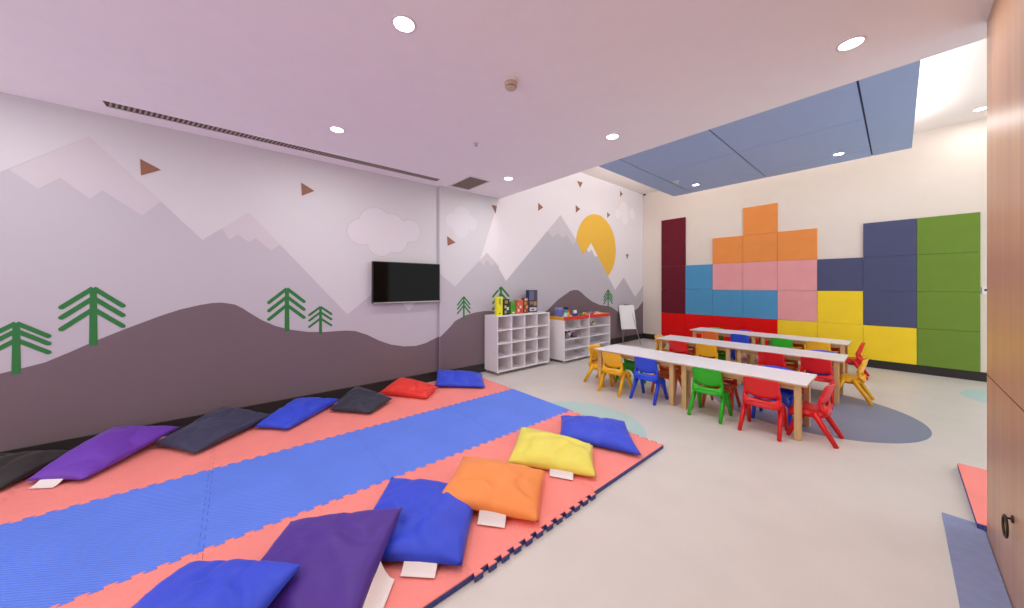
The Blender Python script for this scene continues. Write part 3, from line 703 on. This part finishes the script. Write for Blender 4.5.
# toys inside the compartments
bm1 = bmesh.new(); bmesh.ops.create_uvsphere(bm1, u_segments=18, v_segments=12, radius=0.06, matrix=Matrix.Translation((0, 0, 0.06)))
bm2 = bmesh.new(); bmesh.ops.create_uvsphere(bm2, u_segments=14, v_segments=10, radius=0.032, matrix=Matrix.Translation((0.05, 0.0, 0.085)))
bm3 = bmesh.new()
for s in (-1, 1): bmesh.ops.create_uvsphere(bm3, u_segments=12, v_segments=8, radius=0.022, matrix=Matrix.Translation((0, 0.045 * s, 0.115)))
zc1 = Z0 + w + (zt - Z0 - w) * 2 / 4 + w / 2
solid('plush_toy', 'grey and white plush toy inside the toy shelf second compartment', 'toy', (-4.06, 4.82, zc1), GT, [('body', bm1, tm('plush', (150, 146, 150))), ('muzzle', bm2, tm('plushm', (222, 216, 216))), ('ears', bm3, tm('plushe', (62, 56, 60)))])
bm1 = B(-0.05, 0.05, -0.06, 0.06, 0, 0.07, bev=0.008); bm2 = B(-0.03, 0.03, -0.065, 0.065, 0.07, 0.085, bev=0.004)
solid('toy_box', 'plum toy box beside the plush toy in the compartment', 'toy', (-4.08, 5.02, zc1), GT, [('body', bm1, tm('plum', (110, 84, 116))), ('lid', bm2, tm('plum2', (140, 112, 130)))])
zc2 = Z0 + w + (zt - Z0 - w) * 3 / 4 + w / 2
bm1 = cyl(bmesh.new(), (0, 0, 0), (0, 0, 0.06), 0.045, 0.055, 16); bm2 = cyl(bmesh.new(), (0, 0, 0.06), (0, 0, 0.09), 0.03, 0.015, 16)
solid('toy_spinner', 'cream and brown spinning top in the far upper compartment', 'toy', (-4.05, 5.62, zc2), GT, [('body', bm1, tm('cream', (206, 190, 160))), ('knob', bm2, tm('brown', (150, 120, 90)))])

# ------------------------------------------------------------------ flip chart easel
ea = thing('easel', 'white flip chart easel on splayed metal legs in the far corner', 'easel', (-4.21, 7.35, 0), math.radians(60))
# local: u along y- (board width x), faces -y ; leans back to +y
ln = math.tan(math.radians(13))
def ep(x, z, off=0): return (x, z * ln + off, z)
bm = bmesh.new()
v = []
for off in (-0.012, 0.004):
    v.append([bm.verts.new(ep(x, z, off)) for x, z in ((-0.19, 0.37), (0.21, 0.37), (0.21, 0.95), (-0.19, 0.95))])
bm.faces.new(v[0]); bm.faces.new(v[1][::-1])
for i in range(4): bm.faces.new((v[0][i], v[0][(i + 1) % 4], v[1][(i + 1) % 4], v[1][i]))
obj('board', bm, M['laminate'], ea)
bm = bmesh.new(); cyl(bm, ep(-0.05, 0.965, -0.005), ep(0.07, 0.965, -0.005), 0.022, n=12); obj('clamp', bm, M['grey_plastic'], ea)
for a, b in (((-0.20, 0.0, 0.004), ep(-0.1, 0.97, 0.012)), ((0.24, -0.06, 0.004), ep(0.12, 0.97, 0.012)), ((-0.02, 0.30, 0.004), ep(0.01, 0.97, 0.02))):
    obj('leg', cyl(bmesh.new(), a, b, 0.009, n=10), M['metal'], ea)

# ------------------------------------------------------------------ children's tables
def make_table():
    t = thing('childrens_table', '', 'table')
    L, D, H = 1.146, 0.57, 0.53
    bm = B(-L / 2, L / 2, -D / 2, D / 2, H - 0.008, H, 0, bev=0.001)
    obj('tabletop', bm, M['laminate'], t)
    obj('top_core', B(-L / 2, L / 2, -D / 2, D / 2, H - 0.024, H - 0.008), M['beechx'], t)
    bm = bmesh.new(); i = 0.045
    for s in (-1, 1):
        box(bm, -L / 2 + i + 0.04, L / 2 - i - 0.04, s * (D / 2 - 0.06) - 0.009, s * (D / 2 - 0.06) + 0.009, H - 0.074, H - 0.024)
        box(bm, s * (L / 2 - 0.075) - 0.009, s * (L / 2 - 0.075) + 0.009, -D / 2 + 0.08, D / 2 - 0.08, H - 0.074, H - 0.024)
    obj('apron', bm, M['beechx'], t)
    for sx in (-1, 1):
        for sy in (-1, 1):
            cx, cy = sx * (L / 2 - 0.07), sy * (D / 2 - 0.055)
            obj('leg', B(cx - 0.026, cx + 0.026, cy - 0.026, cy + 0.026, 0, H - 0.024, bev=0.006), M['beech'], t)
    return t
tb = make_table()
trow = [('front row', -1.680, 4.235), ('middle row', -1.565, 5.845), ('far row', -1.637, 7.47)]
first = True
for nm, xc, yc in trow:
    for s, e in ((-1, 'shelf end'), (1, 'timber wall end')):
        o = tb if first else copy_tree(tb); first = False
        o.location = (xc + s * 0.574, yc, 0)
        tag(o, 'low white-topped children\'s table on beech legs, %s of the %s' % (e, nm), 'table', 'children\'s tables in three rows')

# ------------------------------------------------------------------ children's chairs
def grid_solid(bm, f, g, nu, nv):
    """closed shell between two height functions f (top) and g (underside)"""
    A = [[bm.verts.new(f(i / nu, j / nv)) for j in range(nv + 1)] for i in range(nu + 1)]
    D = [[bm.verts.new(g(i / nu, j / nv)) for j in range(nv + 1)] for i in range(nu + 1)]
    for i in range(nu):
        for j in range(nv):
            bm.faces.new((A[i][j], A[i + 1][j], A[i + 1][j + 1], A[i][j + 1])); bm.faces.new((D[i][j], D[i][j + 1], D[i + 1][j + 1], D[i + 1][j]))
    for j in range(nv):
        bm.faces.new((A[0][j], A[0][j + 1], D[0][j + 1], D[0][j])); bm.faces.new((A[nu][j + 1], A[nu][j], D[nu][j], D[nu][j + 1]))
    for i in range(nu):
        bm.faces.new((A[i + 1][0], A[i][0], D[i][0], D[i + 1][0])); bm.faces.new((A[i][nv], A[i + 1][nv], D[i + 1][nv], D[i][nv]))
def rr(u, e=0.25):
    """rounded-rectangle shrink near the ends"""
    a = abs(2 * u - 1); k = max(0.0, (a - (1 - e)) / e)
    return 1 - (1 - math.sqrt(max(0.0, 1 - k * k * 0.75)))
def make_chair(key):
    t = thing('childrens_chair', '', 'chair')
    m = M['ch_' + key]
    # seat: faces +y
    def sp(u, v):
        a = 2 * u - 1
        y = -0.115 + 0.29 * v
        hw = 0.155 * (0.93 + 0.07 * v) * (0.86 + 0.14 * rr(v, 0.3))
        x = a * hw * 0.96
        yy = y - (0.012 if v > 0.5 else -0.006) * a * a * abs(2 * v - 1)
        z = 0.287 + 0.034 * max(0, (0.3 - v) / 0.3) ** 1.5 - 0.030 * max(0, (v - 0.72) / 0.28) ** 2 - 0.010 * (1 - a * a) * math.sin(PI * v) 
        z -= 0.030 * max(0, (abs(a) - 0.75) / 0.25) ** 2
        return Vector((x, yy, z))
    bm = bmesh.new()
    grid_solid(bm, sp, lambda u, v: sp(u, v) - Vector((0, 0, 0.018 + 0.022 * max(0, (abs(2 * u - 1) - 0.6) / 0.4))), 16, 14)
    obj('seat', bm, m, t, True)
    # backrest shell with a slot below and a stem down each side
    def bp(u, v, d):
        a = 2 * u - 1
        zt = 0.540 - 0.010 * a * a; zb = 0.341 + 0.026 * a * a
        z = zb + (zt - zb) * v
        hw = 0.144 * (0.86 + 0.14 * rr(v, 0.25))
        y = -0.066 - 0.055 * (v * 0.9 + 0.1 * v * v) + 0.032 * a * a - 0.010 * math.sin(PI * v) - 0.012 * max(0, (v - 0.85) / 0.15) ** 2
        return Vector((a * hw, y - d, z))
    bm = bmesh.new()
    grid_solid(bm, lambda u, v: bp(u, v, 0), lambda u, v: bp(u, v, 0.016), 16, 10)
    for s in (-1, 1):
        beam(bm, (s * 0.128, -0.095, 0.268), (s * 0.134, -0.058, 0.345), (0.022, 0.020), (0.020, 0.013), (1, 0, 0), bev=0.005)
        beam(bm, (s * 0.134, -0.058, 0.338), (s * 0.132, -0.066, 0.430), (0.020, 0.013), (0.014, 0.010), (1, 0, 0), bev=0.005)
    obj('backrest', bm, m, t, True)
    for s in (-1, 1):
        for (y0_, y1_) in ((0.168, 0.066), (-0.172, -0.012)):
            bm = bmesh.new()
            beam(bm, (s * 0.155, y0_, 0.0), (s * 0.140, y1_, 0.275), (0.0145, 0.0165), (0.018, 0.026), (1, 0, 0), bev=0.006)
            obj('leg', bm, m, t, True)
    # rear skirt under the slot
    def kp(u, v):
        a = 2 * u - 1
        return Vector((a * 0.142, -0.118 + 0.020 * a * a + 0.018 * v, 0.258 + (0.066 + 0.012 * a * a + 0.03 * a ** 8) * v))
    bm = bmesh.new()
    grid_solid(bm, kp, lambda u, v: kp(u, v) + Vector((0, 0.014, 0)), 12, 3)
    obj('rear_skirt', bm, m, t, True)
    return t
protos = {}
def chair(key, x, y, rot, label, size=1.0):
    if key not in protos:
        o = make_chair(key); protos[key] = o
    else:
        o = copy_tree(protos[key])
    o.location = (x, y, 0); o.rotation_euler = (0, 0, math.radians(rot))
    if size != 1.0: o.scale = (size, size, size)
    nm = {'redorange': 'red-orange'}.get(key, key)
    tag(o, '%s plastic children\'s chair %s' % (nm, label), 'chair', 'plastic children\'s chairs round the tables')
R = [('front row', trow[0][2]), ('middle row', trow[1][2]), ('far row', trow[2][2])]
side = {0: 'mat side of the %s', 180: 'back-wall side of the %s'}
T = [
    [('yellow', -2.475, 0, 3.935), ('blue', -2.04, 0, 4.0), ('green', -1.345, 0, 4.01), ('red', -0.86, 0, 3.985)],
    [('red', -2.32, 0, 5.60), ('yellow', -1.90, 0, 5.60), ('red', -1.105, 0, 5.60), ('red', -0.66, 0, 5.60)],
    [('orange', -2.40, 0, 7.23), ('blue', -1.90, 0, 7.23), ('green', -1.29, 0, 7.23), ('yellow', -0.83, 0, 7.23)],
]
Bk = [
    [('green', -2.56, 180, 4.47), ('orange', -1.99, 180, 4.425), ('redorange', -1.36, 180, 4.42), ('blue', -0.86, 180, 4.44)],
    [('orange', -2.42, 180, 6.04), ('green', -1.95, 180, 6.03), ('orange', -1.06, 180, 6.04), ('blue', -0.66, 180, 6.07)],
    [('green', -2.51, 180, 7.72), ('blue', -1.99, 180, 7.72), ('orange', -1.22, 180, 7.66), ('redorange', -0.75, 180, 7.66)],
]
plc = ['nearest toy shelf', 'second from toy shelf', 'third from toy shelf', 'farthest from toy shelf']
for rws in (T, Bk):
    for i, rw in enumerate(rws):
        for q, (k, x, ro, y) in enumerate(rw):
            chair(k, x, y, ro, side[ro] % R[i][0] + ', ' + plc[q], 0.945 if ro == 180 and (i, q) not in ((0, 3), (1, 3), (2, 0), (2, 1)) else 1.0)
chair('yellow', -2.86, 4.14, -90, 'at the shelf end of the front row')
chair('red', -0.512, 4.20, 88, 'at the timber wall end of the front row')
chair('yellow', -2.70, 5.86, -90, 'at the shelf end of the middle row')
chair('yellow', -0.37, 5.965, 90, 'at the timber wall end of the middle row')
chair('red', -0.47, 7.50, 90, 'at the timber wall end of the far row')

# ------------------------------------------------------------------ world, camera, view
wd = bpy.data.worlds.new('World'); S.world = wd; wd.use_nodes = True
bg = wd.node_tree.nodes['Background']; bg.inputs['Color'].default_value = (0.955, 0.98, 1.0, 1); bg.inputs['Strength'].default_value = 1.66

cam = bpy.data.cameras.new('Camera'); co = bpy.data.objects.new('Camera', cam); C.objects.link(co)
co.location = (0, 0, 1.43); co.rotation_euler = (PI / 2, 0, 0.8673)
cam.sensor_width = 36; cam.lens = 327.39 / 1024 * 36
cam.shift_x = 0.0; cam.shift_y = -(304 - 285.97) / 1024
cam.clip_start = 0.02
S.camera = co
S.view_settings.view_transform = 'Standard'; S.view_settings.look = 'None'
S.view_settings.exposure = 0.0; S.view_settings.gamma = 1.0; S.view_settings.use_curve_mapping = False
S.cycles.max_bounces = 12; S.cycles.diffuse_bounces = 8
